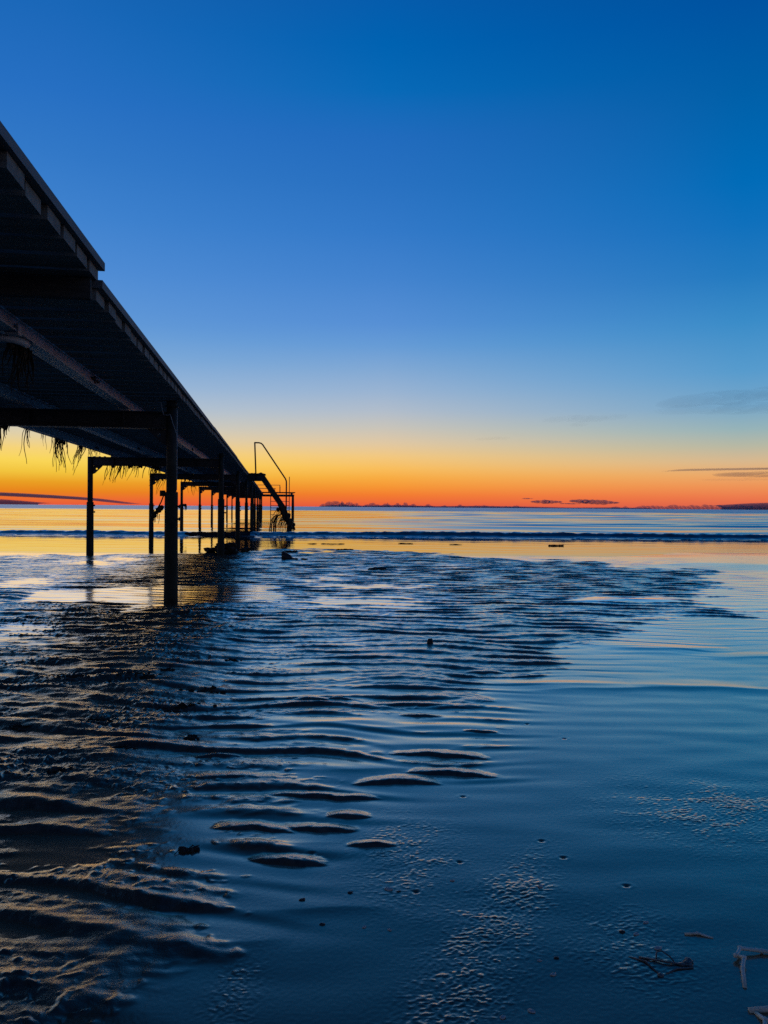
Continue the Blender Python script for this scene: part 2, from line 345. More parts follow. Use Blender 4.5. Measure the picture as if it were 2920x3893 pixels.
def lam_i(Y):
    # number of ripples passed from 4 m out to Y, for a wavelength that grows slowly seaward
    a, b = .195, .009
    y = np.clip(Y - 4, 0, 12)
    return np.log(1 + b * y / a) / b + np.minimum(Y - 4, 0) / a + np.maximum(Y - 16, 0) / (a + b * 12)
def beach_z(X, Y):
    """height of sand and water film, and how filmed over each point is"""
    f4 = np.float32
    X = X.astype(f4); Y = Y.astype(f4)
    left = sstep(.3, -1.2, X - .03 * Y + .5) * sstep(10, 6.5, Y)
    wx = X + .10 * N(X * 2.1, Y * 2.1, 1) * np.clip(Y / 5, .5, 2.5)
    wy = Y + .12 * N(X * 2.1, Y * 2.1, 2) * np.clip(Y / 5, .5, 2.5)
    d = sdist(SANDBAR, wx, wy)
    wid = np.clip(.09 * Y, .1, 1.0)
    d2 = sdist(SHALLOWS, wx, wy)
    shal = sstep(-.25, .25, d2)
    B = -.032 + .037 * sstep(-2.0, .9, d / wid)
    B = np.maximum(B, -.032 + .0300 * shal)
    B += .0035 * sstep(-.5, 1.0, X) * sstep(-1.5, .2, d / wid)
    B += .010 * N(X * .7, Y * .55, 3) + .006 * N(X * 1.9, Y * 1.5, 4)
    B += left * (.007 + .012 * N(X * 1.1, Y * 1.3, 50))
    dp = sdist(POOL, wx, wy)
    B -= .055 * sstep(-.35, .25, dp)
    for (px, py) in ((-2.202, 7.945), (-3.333, 15.69), (-5.877, 15.32)):
        B -= .035 * np.exp(-((X - px) ** 2 + ((Y - py) * .8) ** 2) / .05)
    # low wet flat between the pool and the far ripples
    B -= .018 * np.exp(-((X + .3) / 1.3) ** 2 - ((Y - 8.0) / .7) ** 2) + .022 * np.exp(-((X + 3.6) / 1.2) ** 2 - ((Y - 6.1) / .55) ** 2)
    B = B + .0 * X
    # ripples
    yr = Y + .07 * X
    lam = .195 + .009 * np.clip(Y - 4, 0, 12)
    ph = 2 * np.pi * (lam_i(Y) + .07 * X / lam + .15 * N(X * 1.2, Y * .9, 5) / lam + .06 * N(X * 2.0, Y * 1.6, 6) / lam)
    r1 = np.sin(ph + 1.0 * np.sin(ph))
    mod = np.clip(.66 + 1.05 * N(X * 2.3, yr * 4.0, 7), 0.0, 1.3)
    r2 = N(X / .50, yr / .108, 8)
    r3 = N(X / .30, yr / .125, 9)
    rr = .85 * r1 * mod + .55 * r2
    rl = .42 * r1 * np.clip(mod, .1, 1.2) + 1.05 * r3 + .35 * r2 + .22 * N(X / .12, yr / .06, 10)
    rip = rr * (1 - left) + rl * left
    flatl = sstep(-2.2, -4.0, X) * sstep(9.2, 10.5, Y)            # smoother sand on the far left
    inside = np.maximum(sstep(-2.2, -.4, d / wid), shal)
    amp = (.0135 - .0035 * sstep(9, 4.5, Y)) * (1 - .55 * flatl) * (.15 + .85 * inside) + left * .0045 + .0022 * shal
    sand = B + amp * rip
    # lumps and casts on the rough left side
    c1 = np.clip(N(X / .035, Y / .028, 12) - .28, 0, 1); c2 = np.clip(N(X / .016, Y / .014, 13) - .2, 0, 1)
    patch = sstep(-.1, .45, N(X * 1.7, Y * 2.2, 14) + .15)
    rough = left * inside
    sand += rough * (.25 + patch) * (.014 * c1 + .007 * c2) + inside * (1 - left) * patch * sstep(11, 6, Y) * .005 * c1
    sand += inside * (.0020 * N(X / .05, Y / .028, 15) + .0028 * N(X / .075, Y / .06, 28))
    # isolated lens-shaped islands
    for (cx, cy, hl, hw) in LENS:
        if cx > .9 or hl < .06: continue
        i = np.nonzero((np.abs(X - cx) < hl * 2.2) & (np.abs(Y - cy) < .45))
        if len(i[0]) == 0: continue
        xx = X[i]; yy = Y[i]
        u = (xx - cx) / (hl * 1.7); bend = .10 * hl * np.sin(u * 2.2 + cx * 9) + .012 * N(xx * 14, yy * 6, 16)
        hw2 = max(hw * .62, .018)
        t = (yy - cy - bend + .05 * (xx - cx)) / np.where(yy - cy - bend + .05 * (xx - cx) > 0, hw2 * 2.6, hw2 * .55)
        bump = np.clip(1 - u * u, 0, 1) ** .8 * np.exp(-t * t)
        top = .010 + .12 * hw2
        sand[i] = np.maximum(sand[i], -.012 + (top + .012) * bump + .0012 * N(xx / .02, yy / .012, 17))
    # film of standing water with faint relief
    film = (.26 * shal + .16 * sstep(-3.5, -1.0, d / wid)) * amp * rip + .0014 * N(X / .32, Y / .13, 18) * (1 - .4 * sstep(4, 9, Y)) * sstep(14, 5, Y) + .0007 * N(X / 1.1, Y / .4, 19)
    for (cx, cy, hl, hw) in SWELL:
        i = np.nonzero((np.abs(X - cx) < hl * 1.5) & (np.abs(Y - cy) < hw * 6))
        xx = X[i]; yy = Y[i]; u = (xx - cx) / hl
        yc = cy + .06 * np.sin(u * 3 + cx * 5) * hl + .03 * N(xx * 3, yy * 3, 20)
        s = yy - yc
        t = s / np.where(s > 0, hw * 1.5, hw * .8)
        film[i] += .0080 * np.clip(1 - u * u, 0, 1) * np.exp(-np.abs(t) ** 1.3) * (hw / .09)
    # far smooth bar, right
    db = sdist(FARBAR, X + .3 * N(X * .5, Y * .5, 21), Y + .4 * N(X * .4, Y * .6, 22))
    fb = sstep(-.5, 1.6, db)
    film += .030 * fb
    # granular patches, prints and drag marks
    def ell(cx, cy, rx, ry, rot=0):
        a = X - cx; b = Y - cy; ca, sa = math.cos(rot), math.sin(rot)
        p = a * ca + b * sa; q = -a * sa + b * ca
        return np.exp(-(p / rx) ** 2 * 1.3 - (q / ry) ** 2 * 1.3)
    pm = ell(1.12, 2.55, .34, .28) + .85 * ell(.08, 2.2, .14, .26, -.1) + 1.0 * ell(.18, 1.62, .10, .42, -.33) + .9 * ell(.34, 1.95, .08, .26, -.38) \
        + .55 * ell(.56, 1.75, .14, .18) + .8 * ell(-.3, 1.58, .05, .12)
    g = np.clip(N(X / .016, Y / .009, 23) + .6 * N(X / .09, Y / .04, 24) + .6 * N(X / .2, Y / .12, 27) - .18, 0, 1)
    gran = pm * sstep(3.4, 2.8, Y) * g
    film += .0012 * gran + .0011 * (pm + .12)  * N(X / .010, Y / .008, 25) * sstep(3.6, 3.0, Y)
    for (cx, cy) in PITS:
        i = np.nonzero((np.abs(X - cx) < .08) & (np.abs(Y - cy) < .08))
        xx = X[i]; yy = Y[i]
        r = np.hypot((xx - cx) / 1.5, yy - cy)
        film[i] += -.005 * np.exp(-(r / .0055) ** 2) + .0005 * np.exp(-((r - .011) / .006) ** 2)
    k = .0011
    e = (sand - film) / k
    zt = film + k * np.where(e > 30, e, np.log1p(np.exp(np.minimum(e, 30))))
    fm = 1 / (1 + np.exp(np.clip((sand - film - .0020) / .0009, -30, 30)))
    fm = np.clip(fm - .5 * gran / .3 - .5 * np.clip(pm, 0, 1) * sstep(2.5, 2.1, Y) * np.clip(.7 + 1.2 * N(X / .05, Y / .04, 29), 0, 1), 0, 1)
    # run under the sea at the far edge
    zt -= .45 * sstep(17.4, 20.5, Y - .4 * fb) * (1 - .0 * X) * np.where(d > 0, sstep(.5, -.2, d), 1)
    rgh = .25 + .75 * sstep(8, 4, Y) * sstep(.1, -.4, dp) + .3 * np.clip(N(X * 1.3, Y * .8, 26), 0, 1)
    return zt, fm, rgh

def fan(ys, s_in, n_in, s_out, n_out):
    a = np.linspace(-s_in, s_in, n_in)
    t = np.linspace(0, 1, n_out + 1)[1:]
    o = s_in + (s_out - s_in) * t ** 2
    s = np.concatenate([-o[::-1], a, o])
    Yg = np.repeat(ys[:, None], len(s), 1)
    Xg = s[None, :] * ys[:, None]
    return Xg, Yg

ys = [0.95]
while ys[-1] < 20.6: ys.append(ys[-1] + min(.0023 * ys[-1], .0120))
Xg, Yg = fan(np.array(ys), .58, 820, 2.2, 60)
Zg, Fm, Rg = beach_z(Xg, Yg)
beach = grid_mesh('beach', Xg, Yg, Zg, beach_material(), {'film': Fm, 'rough': Rg})
tag(beach, 'dark wet rippled sand with blue tidal pools under the pier', 'beach', kind='structure')

# wide wet flat around and behind the viewer
sand_m = M['sandflat'] = solid_mat('shore_flat', (.016, .014, .013, 1), (.04, .035, .03, 1), 3, .4, .3)
mb = MB(); mb.add([(-400, -300, -.07), (400, -300, -.07), (400, 19, -.07), (-400, 19, -.07)], [(0, 1, 2, 3)])
tag(mb.build('ground', sand_m), 'flat wet shore around the tidal pools', 'ground', kind='structure')

# ------------------------------------------------------------------ sea
ys = [14.6]
while ys[-1] < 320: ys.append(ys[-1] * 1.0042 if ys[-1] > 30 else ys[-1] + .06)
ys += [400, 600, 1000, 2000, 4000, 9000, 25000]
Xs, Ys = fan(np.array(ys), .62, 460, 3.5, 40)
def sea_z(X, Y):
    z = .0035 - .012 * sstep(16.6, 14.6, Y)
    z = z + .0022 * N(X / 1.6, Y / .6, 31) * sstep(15.5, 17, Y)
    far = sstep(25, 30, Y)
    right = sstep(-6, 12, X)
    lump = sstep(-.25, .4, N(X / 40, Y / 9, 47))
    z += far * sstep(320, 200, Y) * ((.012 + .060 * right * lump) * N(X / 7, Y / 1.3, 32) + (.07 + .13 * right) * N(X / 24, Y / 4.6, 33) + .0035 * (.4 + lump) * N(X / 1.6, Y / .5, 34))
    # breaker
    yc = 26.3 + .5 * N(X * .11, X * .0 + 2, 35) + .12 * N(X * .6, X * 0, 36) - .03 * np.abs(X)
    t = Y - yc
    lip = N(X * 2.3, Y * .8, 37) * .35 + N(X * .45, X * 0 + 5, 38) * .55
    hgt = (.12 + .04 * sstep(-4, 4, X)) * (1 + .30 * lip + .06 * N(X * 7, Y * 1.5, 48))
    prof = np.where(t < 0, np.exp(-(t / .26) ** 2), np.exp(-(t / 1.3) ** 2))
    z += hgt * prof + 0.018 * prof * N(X * 3.5, Y * 3.5, 39) + .014 * prof * N(X * 9, Y * 8, 49)
    foam = np.exp(-((t + .95 + .3 * N(X * 1.2, Y * .4, 40)) / .30) ** 2) * sstep(.0, .45, N(X * 2.2, Y * 5, 41) + .5 * N(X * .4, X * 0 + 1, 42) + .1)
    foam += .5 * np.exp(-((t - .1) / .2) ** 2) * sstep(.25, .6, N(X * 2.5, Y * 2.5, 43))
    z += .035 * foam
    t2 = Y - (33 + .8 * N(X * .1, X * 0 + 7, 44)); z += .05 * sstep(2, 9, X) * np.exp(-(t2 / .7) ** 2)
    return z, np.clip(foam, 0, 1) * .75
Zs, Fo = sea_z(Xs, Ys)
sea = grid_mesh('sea', Xs, Ys, Zs, sea_material(), {'foam': Fo})
tag(sea, 'calm sea reflecting the orange sunset with one low breaker', 'sea', kind='structure')

# ------------------------------------------------------------------ pier
TH = math.atan(.146)
RV = Vector((math.cos(TH), math.sin(TH), 0)); DU = Vector((-math.sin(TH), math.cos(TH), 0))
V0, U0 = -2.32, 8.18
def pw(v, u, z): return RV * v + DU * u + Vector((0, 0, z))
pier = empty('pier', pw(V0, U0, 0), TH)
tag(pier, 'long wooden and steel bathing pier running out from upper left to sea', 'pier')
def P(v, u, z): return Vector((v - V0, u - U0, z))
SP = 7.88
VR, VL = -1.03, -3.60
VE, VW = -.898, -3.42
bents = list(range(-1, 10))
def ub(n): return U0 + SP * n
def bed(n): return -.12 if n < 1 else (-.3 if n < 2 else -1.0)
def deck_top(u):
    pts = [(-10, 2.15), (4, 2.165), (11.2, 2.198), (20, 2.238), (32, 2.256), (90, 2.262)]
    for (a, b), (c2, d2) in zip(pts, pts[1:]):
        if u <= c2: return b + (d2 - b) * (u - a) / (c2 - a)
    return pts[-1][1]

def circ(c, r, z0, z1, n=16): return [Vector((c[0], c[1], z)) for z in (z0, z1)], r, n

for n in bents:
    u = ub(n)
    for side, v in (('r', VR), ('l', VL)):
        top = 2.075 if side == 'r' else 1.965
        mb = MB(); mb.tube([P(v, u, .95), P(v, u, top)], .052, 20)
        if side == 'r': mb.box(P(v, u, 2.02), (.13, .13, .012))
        p = mb.build('pile', M['pile'], pier, True)
        st = 1.14 if side == 'r' else 1.06
        mb = MB(); mb.tube([P(v, u, bed(n)), P(v, u, .1), P(v, u, .6), P(v, u, st - .01), P(v, u, st)], [.072, .071, .068, .067, .064], 20)
        mb.build('sleeve', M['sleeve'], p, True)
        s = 1
        for zz in (.99, .86):
            mb = MB()
            mb.tube([P(v + s * .055, u - .01, zz), P(v + s * .098, u - .01, zz)], .011, 8)
            mb.box(P(v + s * .085, u - .01, zz), (.014, .04, .036))
            mb.build('clamp', M['dark_steel'], p)
    # crossbeam: I section between the piles
    mb = MB(); c = (VR + VL) / 2; Lc = VR - VL - .104
    mb.box(P(c, u, 1.875), (Lc, .012, .146)); mb.box(P(c, u, 1.795), (Lc, .12, .014)); mb.box(P(c, u, 1.955), (Lc, .12, .014))
    for vv in (-1.5, -2.42, -3.15): mb.box(P(vv, u - .033, 1.875), (.01, .052, .146))
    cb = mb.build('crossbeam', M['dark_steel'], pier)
    for sgn, v in ((-1, VR), (1, VL)):
        x0 = v + sgn * .05
        # gusset plate with a bolt hole, cut as two pieces round the hole
        mb = MB(); zz = 1.786
        tri = [(0, 0), (.19, 0), (.17, -.025), (.045, -.15), (0, -.17)]
        hole = [(.075 + .018 * math.cos(a), -.062 + .018 * math.sin(a)) for a in np.linspace(0, 2 * math.pi, 9)[:-1]]
        up = [(0, 0), (.19, 0), (.17, -.025), (.132, -.062)] + [hole[0], hole[1], hole[2], hole[3], hole[4]] + [(0, -.062)]
        lo = [(0, -.062)] + [hole[4], hole[5], hole[6], hole[7], hole[0]] + [(.132, -.062), (.045, -.15), (0, -.17)]
        for pl in (up, lo): mb.prism([P(x0 + sgn * a, u - .005, zz + b) for a, b in pl], (0, .01, 0))
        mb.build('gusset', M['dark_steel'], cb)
    for vv in (-1.5, -2.42, -3.15):
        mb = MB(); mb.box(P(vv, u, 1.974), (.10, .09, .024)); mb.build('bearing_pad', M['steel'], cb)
    for k in range(3):
        mb = MB(); mb.box(P(-3.52 + k * .1, u, 1.969), (.03, .08, .014)); mb.build('shim', M['steel'], cb)

# girders, one length per span and line, joined by splice plates
j0 = ub(-1) - 2
ends = [j0] + [ub(n) - 1.55 for n in range(0, 10)] + [ub(9) + .6]
for vv in (-1.5, -2.42, -3.15):
    for a, b in zip(ends, ends[1:]):
        a2, b2 = a + .006, b - .006
        za, zb = deck_top(a2) - .107, deck_top(b2) - .107
        b0 = 1.986
        mb = MB()
        def bar(v0, v1, z0a, z1a, z0b, z1b):
            mb.hexa([P(v0, a2, z0a), P(v0, a2, z1a), P(v0, b2, z0b), P(v0, b2, z1b), P(v1, a2, z0a), P(v1, a2, z1a), P(v1, b2, z0b), P(v1, b2, z1b)])
        w_ = .05
        if vv == -1.5: bar(vv + .030, vv + .042, b0 + .01, za - .01, b0 + .01, zb - .01); bar(vv - w_, vv + .058, b0, b0 + .01, b0, b0 + .01); bar(vv - w_, vv + .058, za - .01, za, zb - .01, zb)
        else: bar(vv - .006, vv + .006, b0 + .01, za - .01, b0 + .01, zb - .01); bar(vv - w_, vv + w_, b0, b0 + .01, b0, b0 + .01); bar(vv - w_, vv + w_, za - .01, za, zb - .01, zb)
        g = mb.build('girder', M['steel'], pier)
        if b < ends[-1]:
            mb = MB()
            zc = b0 + .045; vq = vv + (.0485 if vv == -1.5 else .0125)
            mb.box(P(vq, b, zc), (.012, .03, .06))
            for k in (-.11, -.06, .06, .11): mb.tube([P(vq - .006, b + k, zc), P(vq + .012, b + k, zc)], .011, 8)
            mb.build('splice_plate', M['dark_steel'], g)

# deck sections: cross planks on the girders, an edge board along each side
secs = [(-6.5, -1.2, 0), (-1.2, 4.22, .098)]
a = 4.155
k = 0
while a < ub(9):
    b = min(a + SP, ub(9) + .9)
    secs.append((a, b, (0, .008, -.004, .010, -.002, .006)[k % 6])); a = b; k += 1
for (a, b, dz) in secs:
    a_, b_ = a, b
    mb = MB(); n = int(round((b - a) / .25)); pt = (b - a) / n
    for i in range(n):
        u = a + pt * (i + .5); zt = deck_top(u) + (dz if dz < .05 else .104 - .0185 * (4.22 - u)) - .045
        m = Matrix.Rotation(random.uniform(-.004, .004), 3, 'Z')
        L_ = VE - VW - .01 + random.uniform(-.012, .006)
        mb.box(P((VE + VW) / 2 + random.uniform(-.004, .004), u, zt - .03 + random.uniform(-.002, .002)), (L_, pt - .058 + random.uniform(-.006, .006), .058), m)
    if dz > .05:     # header timber that raises the seaward end of the landward section
        hb = MB(); hb.box(P((VE + VW) / 2, b - .10, deck_top(0) - .107 + .050), (VE - VW - .05, .05, .10)); hb.build('header_beam', M['header'], pier)
    ds = mb.build('deck_section', M['wood'], pier)
    for v, s in ((VE, 1), (VW, -1)):
        mb = MB(); za, zb = (deck_top(a) + dz, deck_top(b) + dz) if dz < .05 else (deck_top(a) + .104 - .0185 * (b - a), deck_top(b) + .104)
        lo, hi = sorted((v - s * .10, v + s * .022))
        mb.hexa([P(lo, a + .004, za - .042), P(lo, a + .004, za), P(lo, b - .004, zb - .042), P(lo, b - .004, zb), P(hi, a + .004, za - .042), P(hi, a + .004, za), P(hi, b - .004, zb - .042), P(hi, b - .004, zb)])
        mb.build('edge_board', M['rail'], ds)

# cable stapled down the near pile, pipe stub under the first girder
mb = MB(); u = ub(0)
mb.tube([P(VR - .10, u - .075, 2.06), P(VR - .085, u - .078, 1.98), P(VR - .07, u - .08, 1.925), P(VR - .02, u - .08, 1.925), P(VR - .005, u - .075, 1.93), P(VR + .02, u - .06, 1.84), P(VR + .052, u - .02, 1.74), P(VR + .055, u - .01, 1.62)], .0035, 6)
mb.build('cable', M['cable'], pier); mb = MB()
mb.tube([P(VR + .057, u - .01, 1.99), P(VR + .058, u - .012, 1.78), P(VR + .056, u - .01, 1.16)], .003, 6)
mb.build('cable', M['cable'], pier)
mb = MB()
mb.tube([P(-1.72, 4.62, 1.955), P(-1.56, 4.66, 1.955), P(-1.49, 4.72, 1.955), P(-1.462, 4.80, 1.957), P(-1.47, 4.9, 1.965)], .022, 12)
mb.build('pipe', M['steel'], pier, True)
mb = MB(); mb.box(P(-1.44, 4.66, 2.0), (.012, .06, .06)); mb.box(P(-1.47, 4.66, 1.972), (.07, .06, .01))
mb.build('bracket', M['cable'], pier)

# staircase on the seaward side
SU = 29.9
stair = MB()
for i in range(5): stair.box(P(-.63, SU - .36 + i * .18, 2.15), (.62, .16, .04))
stair.box(P(-.63, SU - .44, 2.05), (.60, .05, .158)); stair.box(P(-.63, SU + .44, 2.05), (.60, .05, .158))
stair = stair.build('staircase', M['pile'], pier)
def zst(v): return 2.12 - (v + .36) * 1.42 if v < .5 else 2.12 - .86 * 1.42 - (v - .5) * 2.6
for du in (-.42, .42):
    mb = MB(); pr = [(-.36, 2.17), (-.28, 2.17), (.5, 1.02), (.78, .30), (.72, -.3), (.56, -.3), (.6, .28), (.34, .90), (-.42, 2.0)]
    mb.prism([P(a, SU + du - .025, b) for a, b in pr], (0, .05, 0))
    mb.build('stringer', M['pile'], stair)
for k in range(9):
    zz = 1.92 - k * .2; v = -.19 + k * .135 if zz > 1.0 else .46 + (1.0 - zz) * .38
    mb = MB(); mb.box(P(v - .04, SU, zz), (.22, .785, .035)); mb.build('tread', M['pile'], stair)
for du in (-.45,):
    mb = MB()
    mb.tube([P(-.60, SU + du - .02, 2.0), P(-.655, SU + du - .02, 3.40), P(-.64, SU + du - .02, 3.41)], .028, 10)
    mb.tube([P(-.655, SU + du - .02, 3.395), P(-.50, SU + du - .02, 3.395), P(-.42, SU + du - .02, 3.375), P(-.36, SU + du - .02, 3.325), P(-.31, SU + du - .02, 3.25), P(.50, SU + du - .02, 2.05), P(.535, SU + du - .02, 1.96), P(.54, SU + du - .02, 1.85), P(.535, SU + du - .02, .55)], .028, 10)
    mb.build('handrail', M['dark_steel'], stair, True)

# end platform with ladder
PU = 74.0
mb = MB()
v0, v1 = -3.6, 2.20
nb = 22
for i in range(nb):
    v = v0 + (v1 - v0) * (i + .5) / nb
    mb.box(P(v, PU + 1.6, 2.325), ((v1 - v0) / nb - .02, 4.6, .05))
pl = mb.build('platform', M['pile'], pier)
for uu in (PU - .4, PU + 1.6, PU + 3.6):
    mb = MB(); mb.box(P(-.75, uu, 2.04), (5.7, .14, .16)); mb.build('platform_beam', M['dark_steel'], pl)
for vv in (-3.4, -1.2, .4, 1.9):
    mb = MB(); mb.box(P(vv, PU + 1.6, 2.21), (.12, 4.3, .176)); mb.build('joist', M['wood'], pl)
for uu in (PU - .4, PU + 3.6):
    for vv in (-3.3, -1.85, 2.02):
        mb = MB(); mb.tube([P(vv, uu, -1), P(vv, uu, 1.0), P(vv, uu, 1.958)], [.085, .075, .06], 14)
        mb.build('platform_pile', M['pile'], pl, True)
lad = MB()
for vv in (-.12, 1.62):
    lad.tube([P(vv, PU - .78, -.6), P(vv, PU - .78, 2.0 if vv < 0 else 3.8)], .035, 10)
    lad.box(P(vv, PU - .74, 1.96), (.06, .06, .06))
lad = lad.build('ladder', M['dark_steel'], pier, True)
for zz in (1.46, 1.06, .84, .60, .2):
    mb = MB(); mb.box(P(.75, PU - .78, zz), (1.67, .12, .05)); mb.build('rung', M['wood'], lad)
mb = MB(); mb.tube([P(.80, PU + 2.5, 2.35), P(.80, PU + 2.5, 2.95)], .02, 8); mb.build('post', M['dark_steel'], pl)

# bench on the platform
bn = empty('bench', pw(-.35, PU + 1.2, 2.351), TH)
tag(bn, 'dark slatted bench with open back rail on the platform at the end of the pier', 'bench')
mb = MB()
for k in range(3): mb.box((-.25, -.16 + k * .16, .36), (1.9, .13, .05))
mb.build('seat', M['wood'], bn)
mb = MB(); mb.box((0, .26, .70), (2.3, .04, .05)); mb.build('backrest', M['wood'], bn)
for vv in (-1.1, .0, 1.1):
    mb = MB(); mb.box((vv, .26, .337), (.06, .05, .674)); mb.build('back_post', M['dark_steel'], bn)
for vv in (-1.1, .62):
    for uu in (-.18, .17):
        mb = MB(); mb.box((vv, uu, .166), (.06, .05, .333)); mb.build('leg', M['dark_steel'], bn)

# ------------------------------------------------------------------ seaweed
def strand(mb, p, ln, r, sway=.25, seg=7, drift=None, curl=1.0):
    pts = [Vector(p)]; dr = Vector((random.uniform(-1, 1), random.uniform(-1, 1), 0)) * sway * .5
    if drift is not None: dr += Vector(drift)
    ph = random.uniform(0, 6)
    for i in range(1, seg + 1):
        t = i / seg
        pts.append(pts[0] + Vector((dr.x * t * ln + .05 * ln * curl * math.sin(ph + t * 5), dr.y * t * ln + .05 * ln * curl * math.cos(ph * 1.3 + t * 4.2), -ln * t)))
    mb.tube(pts, [r * (1 - .55 * i / seg) for i in range(seg + 1)], 4)
def hang(v, u, z, n, ln, wid, label, group, r=.005, drift=None, lump=.04):
    n = max(3, int(n * .95)); lump *= .7; ln *= .95
    o = empty('seaweed_clump', pw(v, u, z))
    mb = MB()
    for i in range(n):
        t = random.uniform(-1, 1)
        q = DU * (t * wid) + RV * random.uniform(-.03, .03)
        l = ln * random.uniform(.25, 1.0) * (1 - .35 * abs(t))
        strand(mb, (q.x, q.y, random.uniform(-.01, .015)), l, r * random.uniform(.6, 1.3), .35, 7, drift)
    if lump:
        for i in range(max(2, n // 5)):
            t = random.gauss(0, .4); q = DU * (t * wid)
            mb.blob((q.x, q.y, -lump * .6), (lump * .5, lump * .9, lump * random.uniform(.7, 1.5)), 1, i, .5)
    me = mb.build('seaweed_clump', M['weed'])
    me.location = o.location; bpy.data.objects.remove(o); me.name = 'seaweed_clump'
    tag(me, label, 'seaweed', group); return me
GS = 'seaweed hanging under the pier'
# under the left girder: (v, u) along the outer flange
VG = -3.19
hang(-2.66, ub(0) - .05, 1.79, 14, .30, .13, 'dry seaweed strands hanging from the nearest crossbeam at the left picture edge', GS, .006, lump=.04)
hang(VG, 10.7, 1.985, 8, .62, .09, 'two long thin seaweed strands hanging together from the left girder, longest of all', GS, .006, lump=0)
hang(VG, 11.5, 1.985, 6, .30, .22, 'sparse short seaweed wisps on left girder between longer hanging clumps', GS, .004, lump=0)
hang(VG, 12.2, 1.985, 30, .58, .42, 'densest seaweed fringe hanging from the left girder midway to the second bent', GS, .007, lump=.05)
hang(VG, 13.6, 1.985, 16, .62, .30, 'seaweed fringe blown leftward on the left girder, just before the left pile', GS, .007, (-.35, 0, 0), lump=.05)
hang(VG, 14.5, 1.985, 14, .30, .5, 'short seaweed tufts on the left girder right above the left pile bracket', GS, .005, lump=.03)
u1 = ub(1)
def hang_x(v, n, ln, wid, label, u=None, dr=(-.3, 0, 0)):
    o = hang(v, (u if u else u1) - .05, 1.79, n, ln, wid, label, GS, .009, dr, lump=.045)
    o.rotation_euler.z = R(-90) + TH
    return o
hang_x(-3.12, 18, .55, .14, 'seaweed tuft hanging from second crossbeam close to the bracket with a hole', dr=(0, -.2, 0))
hang_x(-2.86, 12, .45, .16, 'seaweed tuft at the middle of the second crossbeam against yellow sky', dr=(0, -.2, 0))
hang_x(-2.65, 5, .28, .12, 'thin pale seaweed wisp on the second crossbeam, the sparsest one', dr=(0, -.2, 0))
hang_x(-2.36, 22, .55, .18, 'thick seaweed bunch below second crossbeam just left of the nearest pile', dr=(0, -.2, 0))
hang_x(-3.28, 8, .6, .12, 'drooping seaweed strand below the third crossbeam beside the nearest pile', ub(2), (0, -.2, 0))
hang_x(-2.6, 8, .5, .15, 'small seaweed strands below the third crossbeam right of the nearest pile', ub(2))
hang_x(-3.1, 9, .55, .2, 'tiny seaweed wisps below the fourth crossbeam over the sea', ub(3))
hang(-1.49, 4.15, 1.96, 26, .34, .12, 'dark ropy seaweed hanging from the near girder at the left picture edge', GS, .006, lump=.06)
hang(-1.52, 4.95, 1.965, 32, .38, .16, 'dark bushy seaweed hanging from the near girder beside the pipe stub', GS, .006, (-.1, 0, 0), lump=.06)
# caught on piles
mb = MB()
for i in range(10):
    mb.blob((-.085 - .012 * i + random.uniform(-.01, .01), -.02, -.012 * i + random.uniform(-.01, .01)), (.03, .03, .022), 1, i, .6)
for i in range(12): strand(mb, (-.10 - random.random() * .10, -.02, -.03 - random.random() * .08), random.uniform(.05, .13), .005, .3)
mb.tube([(-.07, -.02, .13), (-.10, -.02, .05), (-.16, -.02, -.06)], .007, 5); mb.box((-.085, -.02, .14), (.05, .03, .06))
o = mb.build('seaweed_clump', M['weed']); o.location = pw(VR, ub(0), .985)
tag(o, 'tangled seaweed caught on the left side of nearest pile at horizon height', 'seaweed', 'seaweed caught on piles')
mb = MB()
for i in range(6): mb.blob((.09 + .02 * i, -.02, -.008 * i), (.03, .03, .05 + .008 * i), 1, i, .6)
for i in range(10): strand(mb, (.12 + random.random() * .1, -.02, -.05), random.uniform(.08, .2), .008, .3)
o = mb.build('seaweed_clump', M['weed']); o.location = pw(VL, ub(3), 1.03)
tag(o, 'dark seaweed tuft on right side of a far left pile, touching the horizon line', 'seaweed', 'seaweed caught on piles')
# draped on the stair foot
mb = MB()
random.seed(21)
for i in range(46):
    t = random.random(); v = .28 + .55 * t; zz = 1.0 - .85 * t
    mb.blob((v - .5 + random.uniform(-.06, .09), random.uniform(-.5, .5), zz + random.uniform(-.1, .06)), (.07, .1, .09), 1, i, .7)
for i in range(46):
    t = random.random(); v = .20 + .6 * t
    strand(mb, (v - .5, random.uniform(-.5, .5), .95 - .55 * t), random.uniform(.35, .75), .012, .4, 8, (-.55 * (1 - t), 0, 0), 1.6)
for i in range(14):
    pts = []
    a0 = random.uniform(.1, .25)
    for s in range(8):
        t = s / 7; pts.append((-.1 - .55 * math.sin(t * 1.7) * a0 * 3.4, random.uniform(-.02, .02) - .45, .62 + .12 * math.sin(t * 3.1) - .75 * t * t))
    mb.tube(pts, .013, 4)
o = mb.build('seaweed_clump', M['weed']); o.location = pw(.5, SU, 0)
tag(o, 'big dripping seaweed mass draped over the foot of the pier stairs', 'seaweed', 'seaweed caught on piles')
mb = MB()
for i in range(24): mb.blob((random.uniform(-.36, .3), random.uniform(-.45, .45), .02 + random.uniform(-.02, .05)), (.09, .1, .05), 1, i, .7)
o = mb.build('seaweed_clump', M['weed']); o.location = pw(-.6, SU, 2.16)
tag(o, 'low matted seaweed heap on the stair landing below the handrail post', 'seaweed', 'seaweed caught on piles')
